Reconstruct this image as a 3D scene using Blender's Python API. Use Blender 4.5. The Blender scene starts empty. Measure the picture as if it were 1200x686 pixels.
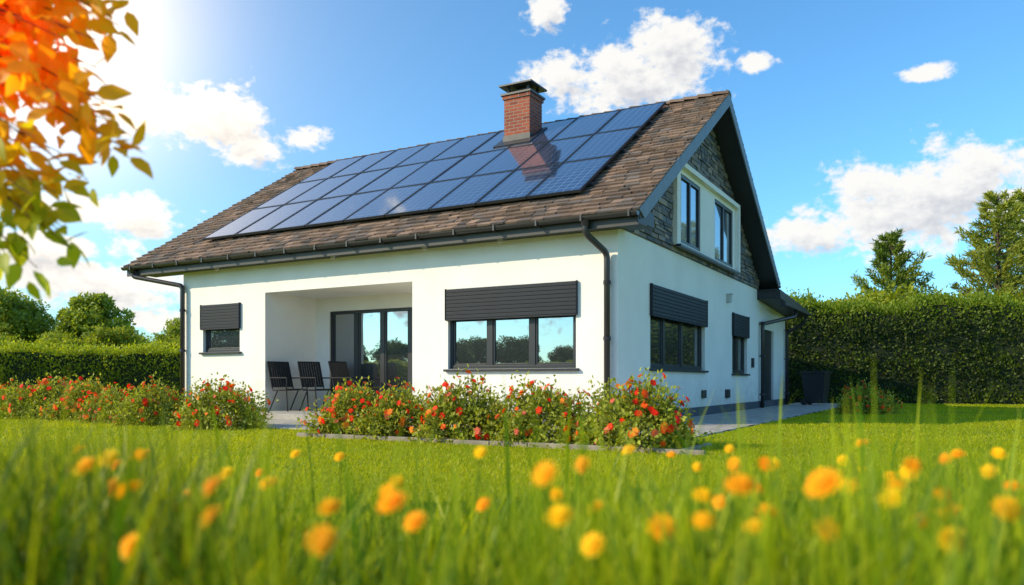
import bpy, math, random
import numpy as np
from mathutils import Vector
R=random.Random(7); rng=np.random.default_rng(7)
sc=bpy.context.scene
sc.view_settings.view_transform='Standard'
try: sc.view_settings.look='None'
except Exception: pass
sc.view_settings.exposure=0

# ---------------------------------------------------------------- materials
def newmat(name):
    m=bpy.data.materials.new(name); m.use_nodes=True
    nt=m.node_tree; b=nt.nodes['Principled BSDF']
    return m,nt,b
def mat_simple(name,col,rough=.6,var=.15,scale=8,bump=0,bscale=60,metal=0,spec=.5,stain=None):
    m,nt,b=newmat(name)
    b.inputs['Roughness'].default_value=rough
    b.inputs['Metallic'].default_value=metal
    b.inputs['Specular IOR Level'].default_value=spec
    tc=nt.nodes.new('ShaderNodeTexCoord')
    n=nt.nodes.new('ShaderNodeTexNoise'); n.inputs['Scale'].default_value=scale; n.inputs['Detail'].default_value=6
    nt.links.new(tc.outputs['Object'],n.inputs['Vector'])
    r=nt.nodes.new('ShaderNodeMapRange'); r.inputs[1].default_value=.3; r.inputs[2].default_value=.7
    r.inputs[3].default_value=1-var; r.inputs[4].default_value=1+var*.6
    nt.links.new(n.outputs[0],r.inputs[0])
    mx=nt.nodes.new('ShaderNodeVectorMath'); mx.operation='SCALE'; mx.inputs[0].default_value=col
    nt.links.new(r.outputs[0],mx.inputs['Scale'])
    src=mx.outputs[0]
    if stain:
        sp=nt.nodes.new('ShaderNodeSeparateXYZ'); nt.links.new(tc.outputs['Object'],sp.inputs[0])
        n3=nt.nodes.new('ShaderNodeTexNoise'); n3.inputs['Scale'].default_value=5; n3.inputs['Detail'].default_value=6; nt.links.new(tc.outputs['Object'],n3.inputs['Vector'])
        a=nt.nodes.new('ShaderNodeMath'); a.operation='MULTIPLY_ADD'; a.inputs[1].default_value=-.9; nt.links.new(n3.outputs[0],a.inputs[0]); nt.links.new(sp.outputs[2],a.inputs[2])
        r3=nt.nodes.new('ShaderNodeMapRange'); r3.inputs[1].default_value=-.4; r3.inputs[2].default_value=.35; r3.inputs[3].default_value=.55; r3.inputs[4].default_value=0; nt.links.new(a.outputs[0],r3.inputs[0])
        mm=nt.nodes.new('ShaderNodeMix'); mm.data_type='RGBA'; nt.links.new(r3.outputs[0],mm.inputs[0]); nt.links.new(src,mm.inputs[6]); mm.inputs[7].default_value=(*stain,1); src=mm.outputs[2]
    nt.links.new(src,b.inputs['Base Color'])
    if bump>0:
        n2=nt.nodes.new('ShaderNodeTexNoise'); n2.inputs['Scale'].default_value=bscale; n2.inputs['Detail'].default_value=4
        nt.links.new(tc.outputs['Object'],n2.inputs['Vector'])
        bp=nt.nodes.new('ShaderNodeBump'); bp.inputs['Strength'].default_value=bump; bp.inputs['Distance'].default_value=.02
        nt.links.new(n2.outputs[0],bp.inputs['Height']); nt.links.new(bp.outputs[0],b.inputs['Normal'])
    return m
def mat_attr(name,rough=.6,trans=0,spec=.3,bump=0,bscale=40):
    m,nt,b=newmat(name)
    b.inputs['Roughness'].default_value=rough; b.inputs['Specular IOR Level'].default_value=spec
    a=nt.nodes.new('ShaderNodeAttribute'); a.attribute_name='Col'
    nt.links.new(a.outputs['Color'],b.inputs['Base Color'])
    if trans>0:
        t=nt.nodes.new('ShaderNodeBsdfTranslucent')
        sc_=nt.nodes.new('ShaderNodeVectorMath'); sc_.operation='MULTIPLY'; sc_.inputs[1].default_value=(1.5,1.4,.5)
        nt.links.new(a.outputs['Color'],sc_.inputs[0]); nt.links.new(sc_.outputs[0],t.inputs['Color'])
        mx=nt.nodes.new('ShaderNodeMixShader'); mx.inputs[0].default_value=trans
        nt.links.new(b.outputs[0],mx.inputs[1]); nt.links.new(t.outputs[0],mx.inputs[2])
        nt.links.new(mx.outputs[0],nt.nodes['Material Output'].inputs['Surface'])
    if bump>0:
        tc=nt.nodes.new('ShaderNodeTexCoord')
        n2=nt.nodes.new('ShaderNodeTexNoise'); n2.inputs['Scale'].default_value=bscale; n2.inputs['Detail'].default_value=5
        nt.links.new(tc.outputs['Object'],n2.inputs['Vector'])
        bp=nt.nodes.new('ShaderNodeBump'); bp.inputs['Strength'].default_value=bump; bp.inputs['Distance'].default_value=.02
        nt.links.new(n2.outputs[0],bp.inputs['Height']); nt.links.new(bp.outputs[0],b.inputs['Normal'])
    return m
M={}
M['stucco']=mat_simple('white_render',(.84,.825,.79),.85,.06,1.2,.25,90,spec=.2,stain=(.5,.47,.4))
M['frame']=mat_simple('anthracite_frame',(.022,.026,.033),.4,.1,5)
M['shutter']=mat_simple('shutter_slats',(.012,.017,.027),.55,.1,4,spec=.3)
M['dark']=mat_simple('dark_trim',(.028,.03,.034),.5,.12,4)
M['barge']=mat_simple('barge_board',(.12,.15,.19),.5,.15,6)
M['gutter']=mat_simple('gutter_metal',(.03,.028,.03),.35,.12,5,spec=.6)
M['plinth']=mat_simple('plinth',(.07,.08,.1),.8,.15,5,.2)
M['mortar']=mat_simple('mortar',(.24,.23,.22),.9,.2,9,.3)
M['stone']=mat_attr('slate_stone',.75,0,.3,.6,25)
M['tile']=mat_attr('roof_tile',.8,0,.25,.5,30)
M['leaf']=mat_attr('leaves',.5,.4,.35)
M['grass']=mat_attr('grass_blades',.45,.5,.3)
M['petal']=mat_attr('petals',.6,.35,.2)
M['autumn']=mat_attr('autumn_leaf',.45,.6,.3)
M['bark']=mat_simple('bark',(.09,.06,.04),.9,.4,6,.8,20)
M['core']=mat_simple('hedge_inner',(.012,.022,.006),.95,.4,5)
M['soil']=mat_simple('soil',(.07,.045,.03),.95,.4,10,.8,30)
M['concrete']=mat_simple('concrete',(.40,.37,.33),.85,.2,5,.3,50)
M['kerb']=mat_simple('kerb_stone',(.28,.24,.2),.9,.3,7,.5,50)
M['mesh']=mat_simple('chair_sling',(.02,.02,.022),.8,.2,60,.4,200)
M['lamp']=mat_simple('lamp_body',(.5,.5,.48),.4,.05,5)
M['bin']=mat_simple('bin_plastic',(.02,.022,.025),.45,.15,8)
M['zinc']=mat_simple('flashing',(.05,.05,.055),.4,.2,8,metal=.3)

m,nt,b=newmat('window_glass'); M['glass']=m
b.inputs['Base Color'].default_value=(.01,.013,.015,1); b.inputs['Roughness'].default_value=.3
g=nt.nodes.new('ShaderNodeBsdfGlossy'); g.inputs['Roughness'].default_value=.01; g.inputs['Color'].default_value=(.8,.88,.95,1)
tc=nt.nodes.new('ShaderNodeTexCoord'); n=nt.nodes.new('ShaderNodeTexNoise'); n.inputs['Scale'].default_value=1.3; n.inputs['Detail'].default_value=1
nt.links.new(tc.outputs['Object'],n.inputs['Vector'])
bp=nt.nodes.new('ShaderNodeBump'); bp.inputs['Strength'].default_value=.12; bp.inputs['Distance'].default_value=.02
nt.links.new(n.outputs[0],bp.inputs['Height']); nt.links.new(bp.outputs[0],g.inputs['Normal'])
mx=nt.nodes.new('ShaderNodeMixShader'); mx.inputs[0].default_value=.4
nt.links.new(b.outputs[0],mx.inputs[1]); nt.links.new(g.outputs[0],mx.inputs[2]); nt.links.new(mx.outputs[0],nt.nodes['Material Output'].inputs['Surface'])

m,nt,b=newmat('solar_cells'); M['solar']=m
b.inputs['Roughness'].default_value=.12; b.inputs['IOR'].default_value=1.6
b.inputs['Coat Weight'].default_value=1; b.inputs['Coat Roughness'].default_value=.03; b.inputs['Coat IOR'].default_value=1.6
uv=nt.nodes.new('ShaderNodeUVMap'); uv.uv_map='UVMap'
sp=nt.nodes.new('ShaderNodeSeparateXYZ'); nt.links.new(uv.outputs[0],sp.inputs[0])
def mth(nt,op,a,b=None,c=None):
    n=nt.nodes.new('ShaderNodeMath'); n.operation=op
    for i,v in enumerate((a,b,c)):
        if v is None: continue
        if isinstance(v,(int,float)): n.inputs[i].default_value=v
        else: nt.links.new(v,n.inputs[i])
    return n.outputs[0]
def line(o,count,w):
    f=mth(nt,'FRACT',mth(nt,'MULTIPLY',o,count))
    d=mth(nt,'ABSOLUTE',mth(nt,'SUBTRACT',f,.5))
    return mth(nt,'GREATER_THAN',d,.5-w)
gl=mth(nt,'MAXIMUM',line(sp.outputs[0],6,.035),line(sp.outputs[1],10,.035))
fl=mth(nt,'MULTIPLY',line(sp.outputs[0],18,.04),.4)
gl=mth(nt,'MAXIMUM',gl,fl)
mxc=nt.nodes.new('ShaderNodeMix'); mxc.data_type='RGBA'
mxc.inputs[6].default_value=(.008,.024,.075,1); mxc.inputs[7].default_value=(.22,.28,.37,1)
nt.links.new(gl,mxc.inputs[0]); nt.links.new(mxc.outputs[2],b.inputs['Base Color'])

m,nt,b=newmat('chimney_brick'); M['brick']=m
b.inputs['Roughness'].default_value=.85
tc=nt.nodes.new('ShaderNodeTexCoord'); sp=nt.nodes.new('ShaderNodeSeparateXYZ'); nt.links.new(tc.outputs['Object'],sp.inputs[0])
xy=mth(nt,'ADD',sp.outputs[0],sp.outputs[1])
cb=nt.nodes.new('ShaderNodeCombineXYZ'); nt.links.new(xy,cb.inputs[0]); nt.links.new(sp.outputs[2],cb.inputs[1])
br=nt.nodes.new('ShaderNodeTexBrick'); br.inputs['Scale'].default_value=1
br.inputs['Brick Width'].default_value=.22; br.inputs['Row Height'].default_value=.075; br.inputs['Mortar Size'].default_value=.008
br.inputs['Color1'].default_value=(.34,.075,.035,1); br.inputs['Color2'].default_value=(.19,.04,.025,1); br.inputs['Mortar'].default_value=(.26,.2,.17,1)
nt.links.new(cb.outputs[0],br.inputs['Vector']); nt.links.new(br.outputs['Color'],b.inputs['Base Color'])
bp=nt.nodes.new('ShaderNodeBump'); bp.inputs['Strength'].default_value=.6; bp.inputs['Distance'].default_value=.01; bp.invert=True
nt.links.new(br.outputs['Fac'],bp.inputs['Height']); nt.links.new(bp.outputs[0],b.inputs['Normal'])

m,nt,b=newmat('paving_slabs'); M['paving']=m
b.inputs['Roughness'].default_value=.85
tc=nt.nodes.new('ShaderNodeTexCoord')
br=nt.nodes.new('ShaderNodeTexBrick'); br.inputs['Scale'].default_value=1
br.inputs['Brick Width'].default_value=.6; br.inputs['Row Height'].default_value=.4; br.inputs['Mortar Size'].default_value=.008
br.inputs['Color1'].default_value=(.46,.42,.36,1); br.inputs['Color2'].default_value=(.38,.34,.3,1); br.inputs['Mortar'].default_value=(.12,.11,.09,1)
nt.links.new(tc.outputs['Object'],br.inputs['Vector'])
n=nt.nodes.new('ShaderNodeTexNoise'); n.inputs['Scale'].default_value=3; n.inputs['Detail'].default_value=8; nt.links.new(tc.outputs['Object'],n.inputs['Vector'])
mr=nt.nodes.new('ShaderNodeMapRange'); mr.inputs[1].default_value=.3; mr.inputs[2].default_value=.7; mr.inputs[3].default_value=.75; mr.inputs[4].default_value=1.1
nt.links.new(n.outputs[0],mr.inputs[0]); vs=nt.nodes.new('ShaderNodeVectorMath'); vs.operation='SCALE'
nt.links.new(br.outputs['Color'],vs.inputs[0]); nt.links.new(mr.outputs[0],vs.inputs['Scale']); nt.links.new(vs.outputs[0],b.inputs['Base Color'])

m,nt,b=newmat('lawn_ground'); M['ground']=m
b.inputs['Roughness'].default_value=.95; b.inputs['Specular IOR Level'].default_value=.1
tc=nt.nodes.new('ShaderNodeTexCoord')
n=nt.nodes.new('ShaderNodeTexNoise'); n.inputs['Scale'].default_value=.6; n.inputs['Detail'].default_value=10; n.inputs['Roughness'].default_value=.7
nt.links.new(tc.outputs['Object'],n.inputs['Vector'])
cr=nt.nodes.new('ShaderNodeValToRGB'); cr.color_ramp.elements[0].position=.35; cr.color_ramp.elements[0].color=(.19,.25,.005,1)
cr.color_ramp.elements[1].position=.65; cr.color_ramp.elements[1].color=(.33,.37,.008,1)
nt.links.new(n.outputs[0],cr.inputs[0]); nt.links.new(cr.outputs[0],b.inputs['Base Color'])
n2=nt.nodes.new('ShaderNodeTexNoise'); n2.inputs['Scale'].default_value=60; nt.links.new(tc.outputs['Object'],n2.inputs['Vector'])
bp=nt.nodes.new('ShaderNodeBump'); bp.inputs['Strength'].default_value=.6; bp.inputs['Distance'].default_value=.04
nt.links.new(n2.outputs[0],bp.inputs['Height']); nt.links.new(bp.outputs[0],b.inputs['Normal'])

# ---------------------------------------------------------------- mesh helpers
class MB:
    def __init__(s): s.v=[]; s.f=[]; s.c=[]
    def add(s,vs,fs,col=None):
        o=len(s.v); s.v+=[tuple(p) for p in vs]; s.f+=[tuple(i+o for i in f) for f in fs]
        if col is not None: s.c+=[col]*len(vs)
    def box(s,x0,x1,y0,y1,z0,z1,col=None):
        s.add([(x0,y0,z0),(x1,y0,z0),(x1,y1,z0),(x0,y1,z0),(x0,y0,z1),(x1,y0,z1),(x1,y1,z1),(x0,y1,z1)],
              [(0,3,2,1),(4,5,6,7),(0,1,5,4),(1,2,6,5),(2,3,7,6),(3,0,4,7)],col)
    def tube(s,pts,r,n=10,caps=True):
        pts=[Vector(p) for p in pts]; rs=r if isinstance(r,(list,tuple)) else [r]*len(pts)
        vs=[];fs=[]; up=Vector((.13,.31,.94)).normalized()
        for i,p in enumerate(pts):
            d=(pts[min(i+1,len(pts)-1)]-pts[max(i-1,0)]).normalized()
            a=d.cross(up); 
            if a.length<.15: a=d.cross(Vector((1,.2,0)))
            a.normalize(); bb=d.cross(a)
            for k in range(n):
                t=2*math.pi*k/n; vs.append(p+rs[i]*(math.cos(t)*a+math.sin(t)*bb))
        for i in range(len(pts)-1):
            for k in range(n):
                k2=(k+1)%n; fs.append((i*n+k,i*n+k2,(i+1)*n+k2,(i+1)*n+k))
        if caps: fs.append(tuple(range(n))); fs.append(tuple(range((len(pts)-1)*n,len(pts)*n)))
        s.add(vs,fs)
    def done(s,name,mat,parent=None,bevel=0,smooth=False):
        me=bpy.data.meshes.new(name); me.from_pydata(s.v,[],s.f); me.update()
        if s.c:
            a=me.color_attributes.new('Col','FLOAT_COLOR','POINT')
            a.data.foreach_set('color',np.array([(c[0],c[1],c[2],1) for c in s.c],dtype=np.float32).ravel())
        me.materials.append(mat)
        ob=bpy.data.objects.new(name,me); sc.collection.objects.link(ob)
        if smooth:
            for p in me.polygons: p.use_smooth=True
        if bevel>0:
            bv=ob.modifiers.new('bevel','BEVEL'); bv.width=bevel; bv.segments=2; bv.limit_method='ANGLE'
        if parent: ob.parent=parent
        return ob
def np_mesh(name,V,F,col=None,mats=(),matidx=None):
    V=np.ascontiguousarray(V,dtype=np.float32); F=np.ascontiguousarray(F,dtype=np.int32)
    me=bpy.data.meshes.new(name); nf=len(F); k=F.shape[1]
    me.vertices.add(len(V)); me.vertices.foreach_set('co',V.ravel())
    me.loops.add(nf*k); me.loops.foreach_set('vertex_index',F.ravel())
    me.polygons.add(nf); me.polygons.foreach_set('loop_start',(np.arange(nf)*k).astype(np.int32))
    for m_ in mats: me.materials.append(m_)
    if matidx is not None: me.polygons.foreach_set('material_index',np.ascontiguousarray(matidx,dtype=np.int32))
    me.update(calc_edges=True)
    if col is not None:
        a=me.color_attributes.new('Col','FLOAT_COLOR','POINT')
        c=np.ones((len(V),4),dtype=np.float32); c[:,:3]=np.clip(col,0,1); a.data.foreach_set('color',c.ravel())
    me.validate()
    return me
def obj(name,me,loc=(0,0,0),rot=0,scale=(1,1,1),parent=None):
    o=bpy.data.objects.new(name,me); o.location=loc; o.rotation_euler=(0,0,rot); o.scale=scale
    sc.collection.objects.link(o)
    if parent: o.parent=parent
    return o
def empty(name,loc=(0,0,0),rot=0):
    o=bpy.data.objects.new(name,None); o.location=loc; o.rotation_euler=(0,0,rot); sc.collection.objects.link(o); return o
def nrm(a): return a/np.maximum(np.linalg.norm(a,axis=1,keepdims=True),1e-6)
LEAF=(np.array([(0,0,0),(-.3,.42,.07),(0,1,-.06),(.3,.42,.07)],float),np.array([(0,3,2),(0,2,1)]))
LEAF2=(np.array([(0,0,0),(-.17,.2,.04),(-.21,.5,.03),(-.1,.8,-.04),(0,1.02,-.14),(.1,.8,-.04),(.21,.5,.03),(.17,.2,.04),(0,.2,0),(0,.5,-.02),(0,.8,-.08)],float),
  np.array([(0,8,1),(0,7,8),(1,8,9),(1,9,2),(8,7,6),(8,6,9),(2,9,10),(2,10,3),(9,6,5),(9,5,10),(3,10,4),(10,5,4)]))
def petals(n,w=.42,layers=1,cz=.12):
    vs=[];fs=[]
    for l in range(layers):
        for i in range(n):
            a=2*math.pi*(i+.5*l)/n; r=1-.25*l; z=.22*l
            ca,sa=math.cos(a),math.sin(a)
            def P(rr,tt,zz): return (ca*rr-sa*tt,sa*rr+ca*tt,zz)
            o=len(vs); vs+= [P(.05,0,z),P(.6*r,-w*r,z+.12),P(r,-w*.45*r,z+.1),P(r,w*.45*r,z+.1),P(.6*r,w*r,z+.12)]
            fs+=[(o,o+1,o+2),(o,o+2,o+3),(o,o+3,o+4)]
    return vs,fs
def scatter(P,T,N,size,shape):
    S,F=shape; T=nrm(T); B=nrm(np.cross(N,T)); N=np.cross(T,B)
    V=P[:,None]+size[:,None,None]*(S[None,:,0:1]*B[:,None]+S[None,:,1:2]*T[:,None]+S[None,:,2:3]*N[:,None])
    FF=F[None]+(np.arange(len(P))*len(S))[:,None,None]
    return V.reshape(-1,3),FF.reshape(-1,3)
def cat(parts):
    Vs=[];Fs=[];Cs=[];Ms=[];o=0
    for V,F,C,mi in parts:
        Vs.append(V);Fs.append(F+o);Cs.append(C if C.ndim==2 else np.repeat(C[None],len(V),0));Ms.append(np.full(len(F),mi));o+=len(V)
    return np.concatenate(Vs),np.concatenate(Fs),np.concatenate(Cs),np.concatenate(Ms)
def tri_tube(pts,rs,n=7):
    mb=MB(); mb.tube(pts,rs,n,False)
    V=np.array(mb.v); F=[]
    for f in mb.f: F+=[(f[0],f[1],f[2]),(f[0],f[2],f[3])]
    return V,np.array(F)
def rnd_dir(n): return nrm(rng.normal(size=(n,3)))
def wob(x,y,s=1): return (np.sin(x*1.7*s+.3)+np.sin(y*2.1*s+1.1)+np.sin((x+y)*3.3*s+2)*.6+np.sin((x-1.6*y)*5.1*s)*.4)/3

# ---------------------------------------------------------------- ground
mb=MB(); mb.add([(-500,-500,0),(500,-500,0),(500,500,0),(-500,500,0)],[(0,1,2,3)]); mb.done('ground',M['ground'])

CX,CY=1.703,12.8; ROT=-math.radians(29.5); cR,sR=math.cos(ROT),math.sin(ROT)
def toW(lx,ly): return (CX+lx*cR-ly*sR, CY+lx*sR+ly*cR)
def toL(x,y):
    dx,dy=x-CX,y-CY; return dx*cR+dy*sR, -dx*sR+dy*cR
house=empty('detached_house',(CX,CY,0),ROT)

# ---------------------------------------------------------------- walls
XL=-10.48; YB=10.0; SL=.639; E0=-.4; ZE=3.38; XG0=-11.92; XG1=.5
TH=math.atan(SL); cT,sT=math.cos(TH),math.sin(TH)
def S(y): y=y if y<=5 else 10-y; return ZE+SL*(y-E0)
def holewall(mb,a0,a1,z0,z1,holes,plane,depth=.22):
    As=sorted({a0,a1,*[h[0] for h in holes],*[h[1] for h in holes]}); Zs=sorted({z0,z1,*[h[2] for h in holes],*[h[3] for h in holes]})
    for i in range(len(As)-1):
        for j in range(len(Zs)-1):
            ca,cz=(As[i]+As[i+1])/2,(Zs[j]+Zs[j+1])/2
            if any(h[0]<ca<h[1] and h[2]<cz<h[3] for h in holes): continue
            mb.add([plane(As[i],Zs[j],0),plane(As[i+1],Zs[j],0),plane(As[i+1],Zs[j+1],0),plane(As[i],Zs[j+1],0)],[(0,1,2,3)])
    for h in holes:
        d=h[4] if len(h)>4 else depth
        a,b_,c,e=h[:4]
        for (p,q) in (((a,c),(b_,c)),((b_,c),(b_,e)),((b_,e),(a,e)),((a,e),(a,c))):
            mb.add([plane(p[0],p[1],0),plane(q[0],q[1],0),plane(q[0],q[1],d),plane(p[0],p[1],d)],[(0,1,2,3)])
walls=MB()
PF=lambda a,z,d:(a,d,z)
PS=lambda a,z,d:(-d,a,z)
FW=(-3.29,-.74,.96,2.39); SW=(-9.83,-8.67,1.38,2.41); REC=(-7.91,-4.09,0,2.6,1.5)
holewall(walls,XL,0,0,3.4,[FW,SW,REC],PF)
DR=(-7.5,-4.55,.12,2.3)
holewall(walls,-7.91,-4.09,0,2.6,[DR],lambda a,z,d:(a,1.5+d,z),.1)
W1=(1.53,4.98,.97,2.46); W2=(7.32,8.85,.93,2.38)
holewall(walls,0,YB,0,3.22,[W1,W2],PS)
DD=(10.9,12.15,.05,2.2)
holewall(walls,YB,13.9,0,2.95,[DD],PS)
walls.add([(XL,0,0),(XL,YB,0),(XL,YB,3.44),(XL,5,6.66),(XL,0,3.44)],[(0,1,2,3,4)])
walls.add([(XL,YB,0),(0,YB,0),(0,YB,3.4),(XL,YB,3.4)],[(0,1,2,3)])
walls.add([(0,13.9,0),(-6,13.9,0),(-6,13.9,2.95),(0,13.9,2.95)],[(0,1,2,3)])
walls.add([(-6,13.9,0),(-6,10,0),(-6,10,2.95),(-6,13.9,2.95)],[(0,1,2,3)])
walls.done('walls',M['stucco'],house)
g=MB(); g.add([(.004,0,3.22),(.004,10,3.22),(.004,10,3.46),(.004,5,6.66),(.004,0,3.46)],[(0,1,2,3,4)]); g.done('gable_wall',M['mortar'],house)
pl=MB(); pl.box(.0,.025,-.02,13.92,0,.2); pl.box(XL-.02,-7.915,-.025,0,0,.2); pl.box(-4.085,0.0,-.025,0,0,.2); pl.done('plinth',M['plinth'],house)
st=MB(); z=3.225
while z<6.55:
    h=R.uniform(.06,.12); 
    ymin=max(.0,(z+h*.5+.2-ZE)/SL+E0); ymax=10-ymin; y=ymin-R.uniform(0,.2)
    y=max(y,0)
    while y<ymax-.03:
        w=R.uniform(.14,.42); y1=min(y+w,ymax+.02)
        if z+h>3.33 and z<4.97:
            if y<2.68<y1: y1=2.68
            if 2.68<=y<7.32: y=7.32; continue
        k=R.uniform(.6,1.5); col=(.16*k,.145*k,.135*k)
        if R.random()<.25: col=(.23*k,.19*k,.16*k)
        if R.random()<.2: col=(.10*k,.115*k,.14*k)
        d=R.uniform(.03,.06)
        st.box(.006,d,y+.008,y1-.008,z+.009,z+h-.005,col); y=y1
    z+=h
st.done('gable_stone_cladding',M['stone'],house,.006)

# ---------------------------------------------------------------- roof
def rp(x,r,n,back=False):
    y=E0+r*cT-n*sT; z=ZE+r*sT+n*cT
    return (x,10-y if back else y,z)
RL=(5-E0)/cT
sl=MB()
for back in (False,True):
    a=[rp(XG0,0,0,back),rp(XG1,0,0,back),rp(XG1,RL,0,back),rp(XG0,RL,0,back)]
    n0=-.16
    top=ZE+SL*(5-E0)-.16/cT
    bq=[rp(XG0,0,n0,back),rp(XG1,0,n0,back),(XG1,5,top),(XG0,5,top)]
    sl.add(a+bq,[(0,1,2,3),(4,7,6,5),(0,4,5,1),(1,5,6,2),(3,7,4,0)])
sl.done('roof_deck',M['dark'],house)
tl=MB(); ex=.185; rows=int(RL/ex)+1
for back in (False,True):
    for j in range(rows):
        r0=j*ex-.05; x=XG0-.03-R.uniform(0,.25)
        r1=min(r0+ex*1.35,RL+.02)
        while x<XG1+.03:
            w=R.uniform(.17,.3); xa=max(x,XG0-.03); xb=min(x+w,XG1+.03); x+=w
            if xb-xa<.04: continue
            k=R.uniform(.6,1.3); col=(.205*k,.14*k,.105*k)
            q=R.random()
            if q<.3: col=(.15*k,.12*k,.105*k)
            elif q<.42: col=(.27*k,.175*k,.125*k)
            dj=R.uniform(-.02,.02); hh=R.uniform(.045,.066); g_=.004
            vs=[rp(xa+g_,r0+dj,hh-.035,back),rp(xb-g_,r0+dj,hh-.035,back),rp(xb-g_,r1,.006,back),rp(xa+g_,r1,.006,back),
                rp(xa+g_,r0+dj,hh,back),rp(xb-g_,r0+dj,hh+R.uniform(-.006,.006),back),rp(xb-g_,r1,.016,back),rp(xa+g_,r1,.016,back)]
            tl.add(vs,[(0,3,2,1),(4,5,6,7),(0,1,5,4),(1,2,6,5),(2,3,7,6),(3,0,4,7)],col)
x=XG0; zr=ZE+SL*(5-E0)
while x<XG1:
    k=R.uniform(.7,1.2); col=(.19*k,.13*k,.1*k); x1=min(x+.34,XG1+.03); lift=.012*(R.random())
    vs=[];n=6
    for xx,e in ((x,.03),(x1,.0)):
        for i in range(n+1):
            t=math.pi*(i/n); vs.append((xx,5-.15*math.cos(t),zr-.02+lift+e+.095*math.sin(t)))
    tl.add(vs,[(i,i+1,n+2+i,n+1+i) for i in range(n)]+[tuple(range(n+1)),tuple(range(n+1,2*n+2))],col)
    x+=.31
tl.done('roof_tiles',M['tile'],house)
bb=MB()
for xs in ((XG1+.002,XG1+.03),(XG0-.03,XG0-.002)):
    for back in (False,True):
        top=.02; bot=-.2
        pts=[]
        for xx in xs:
            zc_t=ZE+SL*(5-E0)+top/cT; zc_b=ZE+SL*(5-E0)+bot/cT
            pts+= [rp(xx,-.03,top,back),(xx,5,zc_t),(xx,5,zc_b),rp(xx,.12,bot,back)]
        bb.add(pts,[(0,1,2,3),(7,6,5,4),(0,4,5,1),(1,5,6,2),(2,6,7,3),(3,7,4,0)])
bb.done('barge_boards',M['barge'],house)
sf=MB()
sf.box(XG0+.01,XG1-.01,-.375,-.002,3.185,3.215)
sf.box(XG0+.01,XG1-.01,10.002,10.375,3.185,3.215)
sf.box(.07,XG1-.012,-.374,.35,3.216,3.45); 
sf.box(XG0+.012,XL-.01,-.374,.35,3.216,3.45)
sf.done('soffit',M['dark'],house)
fa=MB(); fa.box(XG0,XG1,-.402,-.377,3.15,3.37); fa.box(XG0,XG1,10.377,10.402,3.15,3.37); fa.done('fascia',M['dark'],house)
gu=MB()
def gutter(mb,x0,x1,yc,zc,r=.07):
    n=8; ring=[]
    for i in range(n+1): t=math.pi+math.pi*i/n; ring.append((yc+r*math.cos(t),zc+r*math.sin(t)))
    for i in range(n+1): t=2*math.pi-math.pi*i/n; ring.append((yc+(r-.012)*math.cos(t),zc+(r-.012)*math.sin(t)+.001))
    m_=len(ring); vs=[(x0,y,z) for y,z in ring]+[(x1,y,z) for y,z in ring]
    fs=[(i,(i+1)%m_,m_+(i+1)%m_,m_+i) for i in range(m_)]+[tuple(range(n+1)),tuple(range(m_,m_+n+1))]
    mb.add(vs,fs)
gutter(gu,XG0-.02,XG1+.02,-.476,3.345); gutter(gu,XG0-.02,XG1+.02,10.476,3.345)
x=XG0+.3
while x<XG1: gu.box(x,x+.03,-.556,-.402,3.262,3.272); gu.box(x,x+.03,-.558,-.548,3.262,3.36); x+=.8
gu.done('gutter',M['gutter'],house)
def rounded(pts,r=.09):
    pts=[Vector(p) for p in pts]; out=[pts[0]]
    for i in range(1,len(pts)-1):
        a=(pts[i-1]-pts[i]).normalized(); b_=(pts[i+1]-pts[i]).normalized()
        p0=pts[i]+a*r; p1=pts[i]+b_*r
        for k in range(6):
            t=k/5; out.append((1-t)**2*p0+2*t*(1-t)*pts[i]+t*t*p1)
    out.append(pts[-1]); return out
dp=MB()
def spout(pts,brk):
    dp.tube(rounded(pts),.052,12)
    dp.tube([pts[0],(pts[0][0],pts[0][1],pts[0][2]-.1)],[.068,.058],12)
    xe,ye=pts[-1][0],pts[-1][1]
    for zz in (.35,1.4,2.3):
        dp.tube([(xe,ye,zz),(xe,ye,zz+.06)],.063,12)
        if brk=='f': dp.box(xe-.015,xe+.015,ye,0,zz+.02,zz+.04)
        else: dp.box(0,xe,ye-.015,ye+.015,zz+.02,zz+.04)
spout([(-.36,-.476,3.29),(-.36,-.476,3.08),(-.15,-.09,2.8),(-.15,-.09,.0)],'f')
spout([(-11.6,-.476,3.29),(-11.6,-.476,3.12),(-10.4,-.09,2.88),(-10.4,-.09,.0)],'f')
spout([(.66,11.9,2.78),(.66,11.9,2.6),(.09,10.25,2.3),(.09,10.25,.0)],'s')
spout([(.66,13.6,2.75),(.66,13.6,2.55),(.09,13.75,2.25),(.09,13.75,.0)],'s')
dp.done('downspouts',M['gutter'],house,0,True)
er=MB()
er.add([(-6.3,10.04,2.96),(.6,10.04,2.96),(.6,14.3,2.74),(-6.3,14.3,2.74),(-6.3,10.04,3.2),(.6,10.04,3.2),(.6,14.3,2.98),(-6.3,14.3,2.98)],
 [(0,3,2,1),(4,5,6,7),(0,1,5,4),(1,2,6,5),(2,3,7,6),(3,0,4,7)])
er.box(.602,.72,10.1,14.3,2.78,2.86)
er.done('extension_roof',M['dark'],house,.01)
lp=MB()
for x in (-9.2,-5.9,-3.7,-2.1): lp.tube([(x,-.16,3.184),(x,-.16,3.13)],[.05,.045],12); 
lp.box(.0,.1,6.78,6.92,2.6,2.78); lp.box(.0,.13,6.76,6.94,2.78,2.8)
lp.done('wall_lamps',M['lamp'],house,.004)
vt=MB(); vt.box(.001,.05,6.65,6.95,.35,.55); vt.box(.001,.05,4.7,4.95,.38,.55); vt.box(.001,.06,9.3,9.42,1.1,1.35)
for i in range(5): vt.box(.05,.062,6.67,6.93,.37+i*.035,.385+i*.035)
vt.done('wall_vents',M['dark'],house,.004)

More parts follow.
